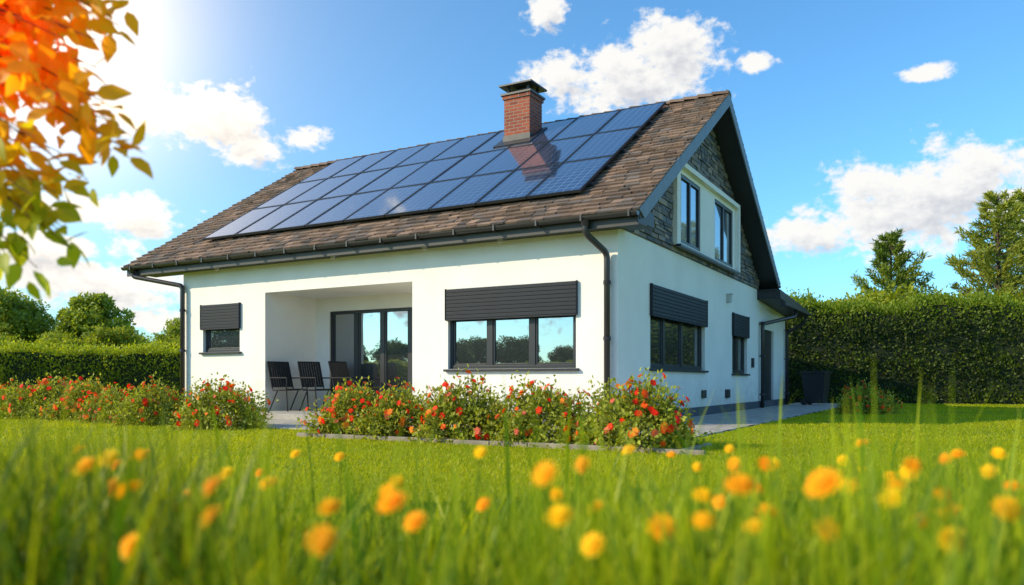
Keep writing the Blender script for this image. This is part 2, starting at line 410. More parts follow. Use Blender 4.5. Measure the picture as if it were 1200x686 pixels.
# ---------------------------------------------------------------- windows
frm=MB(); gls=MB(); shu=MB(); sil=MB()
def bx(mb,side,a0,a1,d0,d1,z0,z1,off=0):
    if side=='f': mb.box(a0,a1,off-d1,off-d0,z0,z1)
    else: mb.box(d0,d1,a0,a1,z0,z1)
def window(side,a0,a1,z0,z1,zs,mull,fw=.06,off=0,dep=-.1,sill=True,shut=True):
    w=fw
    bx(frm,side,a0+.002,a0+w,dep-.04,dep+.03,z0+.002,z1-.002,off); bx(frm,side,a1-w,a1-.002,dep-.04,dep+.03,z0+.002,z1-.002,off)
    bx(frm,side,a0+w,a1-w,dep-.04,dep+.03,z0+.002,z0+w,off); bx(frm,side,a0+w,a1-w,dep-.04,dep+.03,z1-w,z1-.002,off)
    for m_ in mull: bx(frm,side,m_-.05,m_+.05,dep-.04,dep+.028,z0+w,z1-w,off)
    edges=[a0+w]+[q for m_ in mull for q in (m_-.05,m_+.05)]+[a1-w]
    for i in range(0,len(edges),2):
        e0,e1=edges[i],edges[i+1]; s=.035
        bx(frm,side,e0,e0+s,dep-.04,dep+.012,z0+w,z1-w,off); bx(frm,side,e1-s,e1,dep-.04,dep+.012,z0+w,z1-w,off)
        bx(frm,side,e0+s,e1-s,dep-.04,dep+.012,z0+w,z0+w+s,off)
        gz=dep-.012
        if side=='f': gls.add([(e0,off-gz,z0+w),(e1,off-gz,z0+w),(e1,off-gz,z1-w),(e0,off-gz,z1-w)],[(0,1,2,3)])
        else: gls.add([(gz,e0,z0+w),(gz,e1,z0+w),(gz,e1,z1-w),(gz,e0,z1-w)],[(0,1,2,3)])
    if sill: bx(sil,side,a0-.06,a1+.06,.0,.07,z0-.045,z0-.003,off); bx(sil,side,a0+.003,a1-.003,-.13,.0,z0-.02,z0+.001,off)
    if shut:
        bx(shu,side,a0-.02,a1+.02,.002,.02,zs,z1+.01,off)
        n=max(6,int((z1-zs)/.06)); h=(z1+.01-zs)/n
        for i in range(n): bx(shu,side,a0-.02,a1+.02,.02,.048,zs+i*h+.003,zs+(i+1)*h-.001,off)
        bx(shu,side,a0-.035,a0-.021,.002,.06,zs-.02,z1+.02,off); bx(shu,side,a1+.021,a1+.035,.002,.06,zs-.02,z1+.02,off)
        bx(shu,side,a0-.02,a1+.02,.018,.055,zs-.03,zs-.002,off)
window('f',*FW,1.86,[-2.44,-1.59])
window('f',*SW,1.9,[])
window('s',*W1,1.93,[2.5,3.6])
window('s',*W2,1.87,[8.1])
window('f',*DR,2.3,[-6.75,-6.02,-5.28],.07,off=1.5,dep=-.06,sill=False,shut=False)
frm.done('window_frames',M['frame'],house,.004); 
gls.done('window_glass',M['glass'],house); shu.done('roller_shutters',M['shutter'],house,.006); sil.done('window_sills',M['frame'],house,.004)
gs=MB(); D0,D1=2.7,7.3
gs.box(.005,.2,D0,D1,4.85,4.95); gs.box(.005,.12,D0,D0+.12,3.35,4.85); gs.box(.005,.2,D1-.1,D1,3.35,4.85)
PG=lambda a,z,d:(.1-d,a,z)
GA=(2.98,4.3,3.42,4.76); GB=(5.4,6.98,3.42,4.76)
holewall(gs,D0+.12,D1-.1,3.35,4.85,[GA,GB],PG,.09)
gs.done('gable_window_surround',M['stucco'],house)
gf=MB(); gg=MB()
for (a,b_,c,e) in (GA,GB):
    for (p,q,r_,s_) in ((a,a+.07,c,e),(b_-.07,b_,c,e),(a+.07,b_-.07,c,c+.07),(a+.07,b_-.07,e-.07,e),((a+b_)/2-.04,(a+b_)/2+.04,c+.07,e-.07)):
        gf.box(.03,.085,p+.001,q-.001,r_+.001,s_-.001)
    gg.add([(.05,a,c),(.05,b_,c),(.05,b_,e),(.05,a,e)],[(0,1,2,3)])
gf.box(.1,.2,D0-.02,D1+.02,3.3,3.348)
gf.done('gable_window_frames',M['frame'],house,.004); gg.done('gable_window_glass',M['glass'],house)
sd=MB(); sd.box(-.12,-.06,10.9,12.15,.06,2.2)
for i in range(6): sd.box(-.06,-.05,11.02,12.03,.3+i*.3,.34+i*.3)
sd.done('side_door',M['frame'],house,.006)
te=MB(); te.box(-8.3,-3.85,-1.0,-.027,0,.12); te.box(-7.9,-4.1,-.027,1.49,0,.118); te.done('terrace_slab',M['concrete'],house,.01)

# ---------------------------------------------------------------- solar panels
sp_fr=MB(); pv=[];pf=[];puv=[]
X0,X1=-10.15,-.76; R0=(.3-E0)/cT; R1=(4.78-E0)/cT; nc,nr=9,3
pw=(X1-X0)/nc; ph=(R1-R0)/nr; hN=.15
for i in range(nc):
    for j in range(nr):
        xa,xb=X0+i*pw+.01,X0+(i+1)*pw-.01; ra,rb=R0+j*ph+.01,R0+(j+1)*ph-.01; f=.022
        tj=R.uniform(-.004,.004)
        def pb(x0,x1,r0,r1,n0,n1):
            sp_fr.add([rp(x0,r0,n0),rp(x1,r0,n0),rp(x1,r1,n0),rp(x0,r1,n0),rp(x0,r0,n1),rp(x1,r0,n1),rp(x1,r1,n1),rp(x0,r1,n1)],
              [(0,3,2,1),(4,5,6,7),(0,1,5,4),(1,2,6,5),(2,3,7,6),(3,0,4,7)])
        pb(xa,xb,ra,ra+f,hN-.04,hN+.008); pb(xa,xb,rb-f,rb,hN-.04,hN+.008); pb(xa,xa+f,ra+f,rb-f,hN-.04,hN+.008); pb(xb-f,xb,ra+f,rb-f,hN-.04,hN+.008)
        o=len(pv); pv+=[rp(xa+f,ra+f,hN+tj),rp(xb-f,ra+f,hN-tj),rp(xb-f,rb-f,hN-tj),rp(xa+f,rb-f,hN+tj)]; pf.append((o,o+1,o+2,o+3)); puv+=[(0,0),(1,0),(1,1),(0,1)]
for j in range(nr):
    for q in (.25,.75):
        r=R0+(j+q)*ph; pb(X0-.05,X1+.05,r-.02,r+.02,.05,hN-.042)
sp_fr.done('solar_panel_frames',M['frame'],house)
me=bpy.data.meshes.new('solar_panels'); me.from_pydata(pv,[],pf); ul=me.uv_layers.new(name='UVMap')
for i,l in enumerate(me.loops): ul.data[i].uv=puv[l.vertex_index]
me.materials.append(M['solar']); obj('solar_panels',me,parent=house)

# ---------------------------------------------------------------- chimney
cx,cy=-3.9,3.95; hw,hd=.33,.3
ch=MB(); ch.box(cx-hw,cx+hw,cy-hd,cy+hd,5.2,7.12); ch.box(cx-hw-.03,cx+hw+.03,cy-hd-.03,cy+hd+.03,7.12,7.2); ch.done('chimney',M['brick'],house,.006)
cp=MB(); cp.box(cx-hw-.06,cx+hw+.06,cy-hd-.06,cy+hd+.06,7.2,7.25)
for a in (-1,1):
    for b_ in (-1,1): cp.box(cx+a*.25-.03,cx+a*.25+.03,cy+b_*.22-.03,cy+b_*.22+.03,7.25,7.4)
cp.box(cx-.2,cx+.2,cy-.17,cy+.17,7.25,7.36)
cp.box(cx-hw-.09,cx+hw+.09,cy-hd-.09,cy+hd+.09,7.4,7.44); cp.done('chimney_cap',M['zinc'],house,.006)
fl=MB()
rA=(cy-hd-E0)/cT; rB=(cy+hd-E0)/cT
pbx=[rp(cx-hw-.14,rA-.2,.13),rp(cx+hw+.14,rA-.2,.13),rp(cx+hw+.14,rB+.1,.13),rp(cx-hw-.14,rB+.1,.13),rp(cx-hw-.14,rA-.2,.18),rp(cx+hw+.14,rA-.2,.18),rp(cx+hw+.14,rB+.1,.18),rp(cx-hw-.14,rB+.1,.18)]
fl.add(pbx,[(0,3,2,1),(4,5,6,7),(0,1,5,4),(1,2,6,5),(2,3,7,6),(3,0,4,7)])
zf=S(cy-hd)+.1; fl.box(cx-hw-.02,cx+hw+.02,cy-hd-.02,cy+hd+.02,zf,zf+.22); fl.done('chimney_flashing',M['zinc'],house,.005)

# ---------------------------------------------------------------- paving
pv_=MB(); pv_.box(-9,1.8,-3.0,-.03,-.05,.02); pv_.box(.03,1.8,-.03,16,-.05,.02); o=pv_.done('paving',M['paving'],None,.005); o.location=(CX,CY,0); o.rotation_euler=(0,0,ROT)
bd=MB(); bd.box(-2.9,2.3,-4.1,-3.05,-.05,.02); o=bd.done('flower_bed_soil',M['soil']); o.location=(CX,CY,0); o.rotation_euler=(0,0,ROT)
kb=MB(); x=-2.9
while x<2.25: kb.box(x+.004,x+.496,-4.17,-4.1,-.05,.05+R.uniform(0,.008)); x+=.5
kb.box(2.3,2.36,-4.1,-3.05,-.05,.045)
o=kb.done('flower_bed_kerb',M['kerb'],None,.008); o.location=(CX,CY,0); o.rotation_euler=(0,0,ROT)

# ---------------------------------------------------------------- chairs
def chair():
    f=MB(); r=.013
    for sx in (-.25,.25):
        f.tube(rounded([(sx,-.24,0),(sx,-.2,.42),(sx,.2,.40),(sx,.36,.95)],.05),r,8)
        f.tube([(sx,.3,0),(sx,.05,.41)],r,8)
        f.tube(rounded([(sx,-.2,.42),(sx,-.22,.64),(sx,.27,.64)],.05),r,8)
    f.tube([(-.25,.36,.95),(.25,.36,.95)],r,8); f.tube([(-.25,-.2,.42),(.25,-.2,.42)],r,8); f.tube([(-.25,.2,.4),(.25,.2,.4)],r,8)
    P=[(-.19,.425),(0,.405),(.18,.405)]
    for (a,b_),(c,d) in zip(P[:-1],P[1:]):
        f.add([(-.24,a,b_),(.24,a,b_),(.24,c,d),(-.24,c,d),(-.24,a,b_-.01),(.24,a,b_-.01),(.24,c,d-.01),(-.24,c,d-.01)],[(0,1,2,3),(7,6,5,4),(0,4,5,1),(2,6,7,3),(1,5,6,2),(3,7,4,0)])
    for i in range(9):
        x=-.22+i*.055-.018; f.add([(x,.22,.46),(x+.046,.22,.46),(x+.046,.36,.94),(x,.36,.94),(x,.21,.46),(x+.046,.21,.46),(x+.046,.35,.94),(x,.35,.94)],[(0,1,2,3),(7,6,5,4),(0,4,5,1),(2,6,7,3),(1,5,6,2),(3,7,4,0)])
    return f
for i,(lx,ly,rz) in enumerate(((-7.4,.2,55),(-6.85,.5,50),(-6.2,.75,62))):
    ob=chair().done('garden_chair',M['mesh'],None,0,False)
    wx,wy=toW(lx,ly); ob.location=(wx,wy,.12); ob.rotation_euler=(0,0,math.radians(rz)); ob.scale=(1.08,1.08,1.08)

bn=MB()
bn.add([(-.22,-.28,.06),(.22,-.28,.06),(.22,.24,.06),(-.22,.24,.06),(-.28,-.36,.95),(.28,-.36,.95),(.28,.34,.95),(-.28,.34,.95)],[(0,3,2,1),(4,5,6,7),(0,1,5,4),(1,2,6,5),(2,3,7,6),(3,0,4,7)])
bn.box(-.3,.3,-.38,.37,.95,.99); bn.box(-.27,.27,-.34,.3,.99,1.03); bn.tube([(-.24,.42,.96),(.24,.42,.96)],.018,8); bn.box(-.25,-.21,.34,.43,.94,.98); bn.box(.21,.25,.34,.43,.94,.98)
bn.tube([(-.27,.26,.1),(-.22,.26,.1)],.1,14); bn.tube([(.22,.26,.1),(.27,.26,.1)],.1,14)
o=bn.done('wheeled_bin',M['bin'],None,.01); wx,wy=toW(.95,13.6); o.location=(wx,wy,.02); o.rotation_euler=(0,0,ROT+1.4)

# ---------------------------------------------------------------- grass
def blades(P,h,w,lean,segs=2,colb=None,colt=None):
    n=len(P); a=rng.uniform(0,2*np.pi,n); d=np.stack([np.cos(a),np.sin(a),0*a],1)
    f=a+np.pi/2+rng.normal(0,.5,n); b=np.stack([np.cos(f),np.sin(f),0*f],1)
    V=[];C=[]
    for i in range(segs+1):
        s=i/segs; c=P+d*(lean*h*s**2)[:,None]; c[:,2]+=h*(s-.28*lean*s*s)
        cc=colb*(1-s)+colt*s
        if i<segs:
            ww=(w*(1-s**1.6)*.5+w*.08)[:,None]; V+=[c-b*ww,c+b*ww]; C+=[cc,cc]
        else: V+=[c]; C+=[cc]
    k=2*segs+1; V=np.stack(V,1).reshape(-1,3); C=np.stack(C,1).reshape(-1,3)
    F=[]
    for i in range(segs-1): F+=[(2*i,2*i+1,2*i+3),(2*i,2*i+3,2*i+2)]
    F+=[(2*segs-2,2*segs-1,2*segs)]
    F=np.array(F)[None]+(np.arange(n)*k)[:,None,None]
    return V,F.reshape(-1,3),C
def lawn_region(y0,y1,x0f,x1f,dens,h,w):
    xm,xM=min(x0f(y0),x0f(y1)),max(x1f(y0),x1f(y1)); n=int((xM-xm)*(y1-y0)*dens)
    x=rng.uniform(xm,xM,n); y=rng.uniform(y0,y1,n)
    k=(x>x0f(y))&(x<x1f(y)); lx,ly=toL(x,y)
    k&=~((lx>-9.05)&(lx<1.85)&(ly>-3.05)&(ly<.2)); k&=~((lx>-10.55)&(lx<1.85)&(ly>-.02)&(ly<16)); k&=~((lx>-2.92)&(lx<2.36)&(ly>-4.18)&(ly<-3))
    x,y=x[k],y[k]; n=len(x)
    P=np.stack([x,y,0*x],1); nz=wob(x,y,.9)
    hh=h*rng.uniform(.6,1.25,n)*(1+.2*nz); ww=w*rng.uniform(.7,1.3,n)
    t=np.clip(.5+.35*nz+rng.normal(0,.25,n),0,1)[:,None]
    ct=np.array([.31,.39,.005])*(1-t)+np.array([.54,.54,.008])*t
    dry=rng.random(n)<.03; ct[dry]=(.42,.40,.1)
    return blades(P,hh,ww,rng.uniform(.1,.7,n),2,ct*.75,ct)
parts=[]
L=lambda k,c:(lambda y:-(k*y+c)); Q=lambda k,c:(lambda y:k*y+c)
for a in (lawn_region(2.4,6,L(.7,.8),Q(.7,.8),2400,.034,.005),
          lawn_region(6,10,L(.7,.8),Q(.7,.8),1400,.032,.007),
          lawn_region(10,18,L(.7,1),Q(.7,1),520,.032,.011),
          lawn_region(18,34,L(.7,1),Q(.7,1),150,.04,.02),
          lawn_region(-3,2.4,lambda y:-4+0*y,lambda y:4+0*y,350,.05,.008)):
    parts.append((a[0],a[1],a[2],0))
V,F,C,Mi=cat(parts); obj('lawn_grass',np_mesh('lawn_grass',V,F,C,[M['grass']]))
n=30000; y=rng.uniform(.85,3.4,n); x=rng.uniform(-1,1,n)*(.72*y+.5)
keep=rng.random(n)<np.clip(.95-.26*(y-1),.14,1)*np.where(y<1.45,.5,1)*(y/3.4)**.3*np.clip(.62+.75*wob(x*2.3,y*2.3),.08,1); x,y=x[keep],y[keep]; n=len(x)
base=.60-.085*(y-1)+.06*wob(x,y,2)+.16*np.clip((-x/y-.2)*3,0,1)+.09*np.clip((x/y-.15)*3,0,1)-.03*(np.abs(x/y)<.2)
hh=base*rng.uniform(.45,1.12,n); tall=rng.random(n)<.022; hh[tall]=rng.uniform(.62,.82,tall.sum())
P=np.stack([x,y,0*x],1); t=np.clip(.5+.35*wob(x*2,y*2)+rng.normal(0,.4,n),0,1)[:,None]
ct=np.array([.10,.24,.008])*(1-t)+np.array([.54,.60,.02])*t
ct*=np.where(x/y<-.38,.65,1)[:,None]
ww=rng.uniform(.005,.017,n); lean=rng.uniform(.03,.6,n); lean[tall]=rng.uniform(.02,.35,tall.sum()); ww[tall]*=1.15
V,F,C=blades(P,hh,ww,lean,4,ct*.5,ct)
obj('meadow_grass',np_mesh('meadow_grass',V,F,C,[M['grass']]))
fl_pts=[(.387,1.35,.562),(.470,1.2,.584),(.496,1.25,.505),(-.507,1.35,.508),(.086,1.45,.493),(.282,1.5,.463),(.143,1.4,.452),(-.195,1.3,.54),(-.17,1.4,.492),(.921,1.7,.497),(-.39,1.7,.469),
(.182,1.7,.468),(-.907,1.7,.556),(-1.03,2.2,.532),(.455,1.5,.465),(.717,1.7,.516),(1.2,2,.512),(.824,1.6,.457),(-1.0,2,.476),(-.065,1.9,.444),(1.1,2.5,.544),(.72,2.2,.509),(-.827,2.3,.473),(1.05,2.1,.5),(-1.25,2.3,.54),
(.05,1.2,.60),(.62,1.3,.55),(-.3,1.25,.49),(.3,1.25,.52),(-.62,1.3,.47),(.75,1.35,.47)]
for i in range(52):
    yy=R.uniform(1.3,3.2); xx=R.uniform(-.6,.64)*yy
    if abs(xx/yy+.1)<.2 and R.random()<.5: continue
    fl_pts.append((xx,yy,R.uniform(.45,.58)-.05*(yy-1.5)))
pts=np.array(fl_pts); n=len(pts)
vs,fs=petals(9,.3,3); 
for k in range(8):
    a=k*math.pi/4; vs.append((.2*math.cos(a),.2*math.sin(a),.45))
vs.append((0,0,.62)); o=len(vs)-9; fs+=[(o+k,o+(k+1)%8,o+8) for k in range(8)]
SH=(np.array(vs),np.array(fs)); N=nrm(np.array([-.35,-.5,.7])+rng.normal(0,.25,(n,3)))
T=nrm(np.cross(N,rng.normal(size=(n,3))))
sz=rng.uniform(.019,.028,n); sz[:15]*=1.08
V1,F1=scatter(pts,T,N,sz,SH)
col=np.array([.95,.60,.008])*rng.uniform(.92,1.05,(n,1)); col[:,1]*=rng.uniform(.72,1.15,n)
C1=np.repeat(col,len(SH[0]),0)
pr=[(V1,F1,C1,0)]
for p in pts:
    q=p+np.array([R.uniform(-.06,.06),R.uniform(-.06,.06),0]); q[2]=0
    m_=(p+q)/2+np.array([R.uniform(-.02,.02),R.uniform(-.02,.02),0])
    V2,F2=tri_tube([q,m_,p],[.003,.0025,.002],5); pr.append((V2,F2,np.array([.12,.22,.02]),1))
V,F,C,Mi=cat(pr); obj('yellow_meadow_flowers',np_mesh('yellow_meadow_flowers',V,F,C,[M['petal'],M['grass']],Mi))

# ---------------------------------------------------------------- flowering bushes
def bush_mesh(name,nl=7500,nf=78):
    d=rnd_dir(nl); d[:,2]=np.abs(d[:,2])*1.05-.2; d=nrm(d); r=rng.uniform(.25,1,nl)**.4
    ph=rng.uniform(0,6,3)
    def lm(d): return 1+.13*np.sin(d[:,0]*6+ph[0])+.11*np.sin(d[:,1]*7+d[:,2]*5+ph[1])+.08*np.sin(d[:,0]*13+d[:,2]*11+ph[2])
    out=rng.random(nl)<.1; r[out]=rng.uniform(1,1.18,out.sum())
    P=d*(r*lm(d))[:,None]*np.array([.67,.6,.55]); P[:,2]=np.maximum(P[:,2]+.05,.01)
    T=nrm(d+rng.normal(0,.7,(nl,3))); Nn=nrm(d*.8+np.array([0,0,.5])+rng.normal(0,.5,(nl,3)))
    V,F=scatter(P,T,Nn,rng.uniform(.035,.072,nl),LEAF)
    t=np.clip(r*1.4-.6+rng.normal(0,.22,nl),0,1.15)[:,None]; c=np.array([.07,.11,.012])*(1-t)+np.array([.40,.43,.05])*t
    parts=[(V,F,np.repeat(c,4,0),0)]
    d=rnd_dir(nf*3); d=d[d[:,2]>.02][:nf]; n=len(d)
    P=d*lm(d)[:,None]*np.array([.68,.6,.57])*rng.uniform(.97,1.09,(n,1)); P[:,2]+=.06; 
    up=rng.random(n)<.18; P[up,2]+=rng.uniform(.03,.12,up.sum())
    N=nrm(d+rng.normal(0,.35,(n,3))); T=nrm(np.cross(N,rng.normal(size=(n,3))))
    vs,fs=petals(6,.42,2); SHf=(np.array(vs),np.array(fs))
    V,F=scatter(P,T,N,rng.uniform(.026,.052,n),SHf)
    pal=np.array([(.85,.035,.012),(.85,.04,.012),(.88,.07,.012),(.92,.16,.02),(.8,.2,.12),(.92,.32,.04)]); c=pal[rng.integers(0,6,n)]
    parts.append((V,F,np.repeat(c,len(vs),0),1))
    for i in range(n):
        p=P[i]; V2,F2=tri_tube([p*np.array([.6,.6,.5]),p*.85,p],[.006,.004,.003],4); parts.append((V2,F2,np.array([.12,.17,.02]),0))
    V,F,C,Mi=cat(parts); return np_mesh(name,V,F,C,[M['leaf'],M['petal']],Mi)
bm=[bush_mesh('flower_bush_%s'%c) for c in 'abcd']
def bush(x,y,s,i,sz=1): obj('flowering_bush',bm[i%4],(x,y,0),R.uniform(0,6),(s,s*.95,s*sz))
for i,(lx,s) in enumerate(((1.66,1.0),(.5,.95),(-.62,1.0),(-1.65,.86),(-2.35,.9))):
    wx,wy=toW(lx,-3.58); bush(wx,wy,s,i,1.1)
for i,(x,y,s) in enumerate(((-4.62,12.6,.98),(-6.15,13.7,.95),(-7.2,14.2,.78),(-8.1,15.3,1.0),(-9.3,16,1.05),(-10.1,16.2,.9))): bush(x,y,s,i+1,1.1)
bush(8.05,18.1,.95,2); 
# ---------------------------------------------------------------- hedges
def hedge(name,p0,p1,H,W,dens,ls,cA,cB,lump=.12,top_lit=.45):
    p0=np.array(p0,float);p1=np.array(p1,float); Ln=np.linalg.norm(p1-p0); u=(p1-p0)/Ln; nv=np.array([u[1],-u[0]])
    def hz(s): return H*(1+lump*.5*np.sin(s*1.3+1)+lump*.4*np.sin(s*3.1)+lump*.25*np.sin(s*7.7))
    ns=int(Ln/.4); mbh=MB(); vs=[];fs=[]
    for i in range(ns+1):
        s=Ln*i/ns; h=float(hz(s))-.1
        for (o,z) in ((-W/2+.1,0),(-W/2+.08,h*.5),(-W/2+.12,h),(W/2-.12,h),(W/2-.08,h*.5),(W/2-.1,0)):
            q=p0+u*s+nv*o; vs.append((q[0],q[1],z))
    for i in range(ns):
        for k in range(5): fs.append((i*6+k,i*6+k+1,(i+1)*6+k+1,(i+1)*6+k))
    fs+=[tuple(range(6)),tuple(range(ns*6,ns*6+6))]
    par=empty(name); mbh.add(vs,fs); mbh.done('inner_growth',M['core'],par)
    A=[(0,Ln*H*dens),(1,Ln*H*dens*.4),(2,Ln*W*dens*1.2),(3,W*H*dens),(4,W*H*dens)]
    Ps=[];Ns=[]
    for k,cnt in A:
        n=int(cnt); s=rng.uniform(0,Ln,n); h=hz(s)
        if k<2:
            sg=1 if k==0 else -1; z=rng.uniform(0.02,1,n)*h; o=sg*(W/2+.12*wob(s*2,z*2.5)+rng.normal(0,.06,n)-.05)
            Nn=np.stack([nv[0]*sg+0*s,nv[1]*sg+0*s,0*s+.35],1)
        elif k==2:
            z=h+np.abs(rng.normal(0,.1,n))*(1+rng.random(n))-.03; o=rng.uniform(-W/2,W/2,n); Nn=np.stack([0*s,0*s,1+0*s],1)
        else:
            s=np.full(n,0. if k==3 else Ln)+rng.normal(0,.05,n); z=rng.uniform(0,1,n)*H; o=rng.uniform(-W/2,W/2,n); sg=-1 if k==3 else 1
            Nn=np.stack([u[0]*sg+0*s,u[1]*sg+0*s,0*s+.3],1)
        q=p0[None]+u[None]*s[:,None]+nv[None]*o[:,None]; Ps.append(np.stack([q[:,0],q[:,1],z],1)); Ns.append(Nn)
    P=np.concatenate(Ps);N=nrm(np.concatenate(Ns)); n=len(P)
    N2=nrm(N+rng.normal(0,.5,(n,3))); T=nrm(np.array([0,0,.5])+N*.6+rng.normal(0,.6,(n,3)))
    V,F=scatter(P,T,N2,rng.uniform(.7,1.3,n)*ls,LEAF)
    t=np.clip(.3+.3*wob(P[:,0]*1.7+P[:,1],P[:,2]*2.3)+rng.normal(0,.22,n)+top_lit*np.clip((P[:,2]/H-.82)/.15,0,1.3),0,1.2)[:,None]  # leaf colour lightened near the top, painting in a sunlit band
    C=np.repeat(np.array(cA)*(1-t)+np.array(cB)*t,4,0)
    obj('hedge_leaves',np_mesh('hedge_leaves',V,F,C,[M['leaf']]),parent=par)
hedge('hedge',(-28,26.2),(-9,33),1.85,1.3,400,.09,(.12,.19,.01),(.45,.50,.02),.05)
hedge('hedge',(9.4,27.8),(25,24),3.2,1.8,400,.1,(.014,.038,.008),(.17,.24,.018),.08,.9)  # shaded face painted in with darker leaf colours, stronger sunlit top
# ---------------------------------------------------------------- trees
def broadleaf(H,Rc,zc,Hc,ncl,nl,ls,cA,cB,trunk=.16):
    parts=[]
    V,F=tri_tube([(0,0,0),(.05,.03,H*.25),(-.05,.05,H*.5),(0,0,H*.78)],[trunk,trunk*.75,trunk*.5,trunk*.15],9); parts.append((V,F,np.array([.1,.07,.05]),1))
    d=rnd_dir(ncl); r=rng.uniform(.25,1,ncl)**.5; cen=d*r[:,None]*np.array([Rc,Rc,Hc])*.8+np.array([0,0,zc])
    for i in range(min(ncl,26)):
        c=cen[i]; b0=np.array([0,0,max(H*.2,min(c[2]-.5*Rc,H*.7))]); mid=(b0+c)/2+np.array([0,0,.12*Rc])
        V,F=tri_tube([b0,mid,c],[trunk*.4,trunk*.22,trunk*.07],6); parts.append((V,F,np.array([.1,.07,.05]),1))
    ci=rng.integers(0,ncl,nl); rc=rng.uniform(.16,.34,ncl)*Rc
    off=rnd_dir(nl)*rng.uniform(.3,1.1,(nl,1))**.6; P=cen[ci]+off*rc[ci][:,None]*np.array([1.1,1.1,.75])
    N=nrm(off+np.array([0,0,.5])+rng.normal(0,.5,(nl,3))); T=nrm(off+rng.normal(0,.8,(nl,3)))
    V,F=scatter(P,T,N,rng.uniform(.7,1.3,nl)*ls,LEAF)
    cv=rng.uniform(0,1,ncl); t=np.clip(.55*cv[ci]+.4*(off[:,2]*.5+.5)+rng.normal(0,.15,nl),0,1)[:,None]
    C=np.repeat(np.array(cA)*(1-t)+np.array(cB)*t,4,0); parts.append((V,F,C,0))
    V,F,C,Mi=cat(parts); return np_mesh('tree',V,F,C,[M['leaf'],M['bark']],Mi)
def conifer(H,Rb,nb,ls,cA,cB,zmin=.12):
    parts=[]; V,F=tri_tube([(0,0,0),(.03,0,H*.5),(0,0,H)],[.17,.1,.015],8); parts.append((V,F,np.array([.1,.07,.05]),1))
    Ps=[];Ts=[];cs=[]
    for i in range(nb):
        f=zmin+(1-zmin)*(i/nb)**.9; z=H*f; a=i*2.4+R.uniform(-.4,.4); ln=Rb*(1-f)**.7*R.uniform(.5,1.25)+.15
        d=np.array([math.cos(a),math.sin(a),0]); rise=R.uniform(.25,.8)
        pts=[np.array([0,0,z]),np.array([0,0,z])+d*ln*.5+np.array([0,0,ln*rise*.3]),np.array([0,0,z])+d*ln+np.array([0,0,ln*rise])]
        V,F=tri_tube(pts,[.035,.02,.006],5); parts.append((V,F,np.array([.12,.08,.05]),1))
        n=int(150*ln/ (Rb*.5))+50; s=rng.uniform(.3,1.05,n); p=pts[0][None]*(1-s)[:,None]+pts[2][None]*s[:,None]-np.array([0,0,1])*(ln*rise*.35*np.sin(s*np.pi))[:,None]
        p+=rng.normal(0,1,(n,3))*np.array([.12,.12,.09])*(1.2-.6*s)[:,None]*min(1,ln); Ps.append(p)
        Ts.append(d[None]*.6+np.array([0,0,.7])+rng.normal(0,.6,(n,3))); cs.append(np.full(n,R.random()))
    P=np.concatenate(Ps);T=nrm(np.concatenate(Ts)); n=len(P); t=np.clip(np.concatenate(cs)*.6+rng.normal(.2,.2,n),0,1)[:,None]
    sh=(LEAF[0]*np.array([.35,1,1]),LEAF[1])
    V,F=scatter(P,T,rnd_dir(n),rng.uniform(.7,1.3,n)*ls,sh); C=np.repeat(np.array(cA)*(1-t)+np.array(cB)*t,4,0); parts.append((V,F,C,0))
    V,F,C,Mi=cat(parts); return np_mesh('conifer',V,F,C,[M['leaf'],M['bark']],Mi)
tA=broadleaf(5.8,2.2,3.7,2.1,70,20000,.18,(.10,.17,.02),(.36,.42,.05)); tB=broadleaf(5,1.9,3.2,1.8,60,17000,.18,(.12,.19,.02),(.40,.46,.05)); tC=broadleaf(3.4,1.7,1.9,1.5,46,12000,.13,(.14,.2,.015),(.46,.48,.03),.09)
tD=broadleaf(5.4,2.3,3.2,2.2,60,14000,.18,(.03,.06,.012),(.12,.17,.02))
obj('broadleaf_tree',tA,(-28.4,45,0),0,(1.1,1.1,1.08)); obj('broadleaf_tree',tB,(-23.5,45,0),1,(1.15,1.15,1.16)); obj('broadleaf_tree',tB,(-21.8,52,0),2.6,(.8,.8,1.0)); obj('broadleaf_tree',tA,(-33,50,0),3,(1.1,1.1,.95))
c1=conifer(8.6,2.7,70,.24,(.14,.20,.035),(.42,.44,.07)); c2=conifer(6.4,2.0,64,.22,(.10,.17,.03),(.32,.38,.05))
obj('pine_tree',c1,(18.2,29.8,0),0,(1,1,.9)); obj('pine_tree',c2,(15.0,31.5,0),1,(1,1,1.02)); obj('pine_tree',c1,(20.4,31.5,0),2,(1.0,1.0,.96))
par=empty('background_trees')
def bt(me,x,y,s,sz=1):
    obj('crown_mass',me,(x,y,0),R.uniform(0,6.28),(s,s,s*sz),par)
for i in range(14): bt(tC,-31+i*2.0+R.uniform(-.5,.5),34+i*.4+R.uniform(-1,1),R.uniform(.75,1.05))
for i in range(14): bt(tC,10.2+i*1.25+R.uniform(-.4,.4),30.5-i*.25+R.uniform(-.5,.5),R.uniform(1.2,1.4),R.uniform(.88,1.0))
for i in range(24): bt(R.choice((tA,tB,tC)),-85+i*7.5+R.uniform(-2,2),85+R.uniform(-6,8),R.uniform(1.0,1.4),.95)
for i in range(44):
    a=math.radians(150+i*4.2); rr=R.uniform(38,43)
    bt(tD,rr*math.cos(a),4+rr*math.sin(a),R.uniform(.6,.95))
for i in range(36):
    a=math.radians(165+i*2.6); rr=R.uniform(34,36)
    bt(tC,rr*math.cos(a),4+rr*math.sin(a),R.uniform(.65,.9),.85)

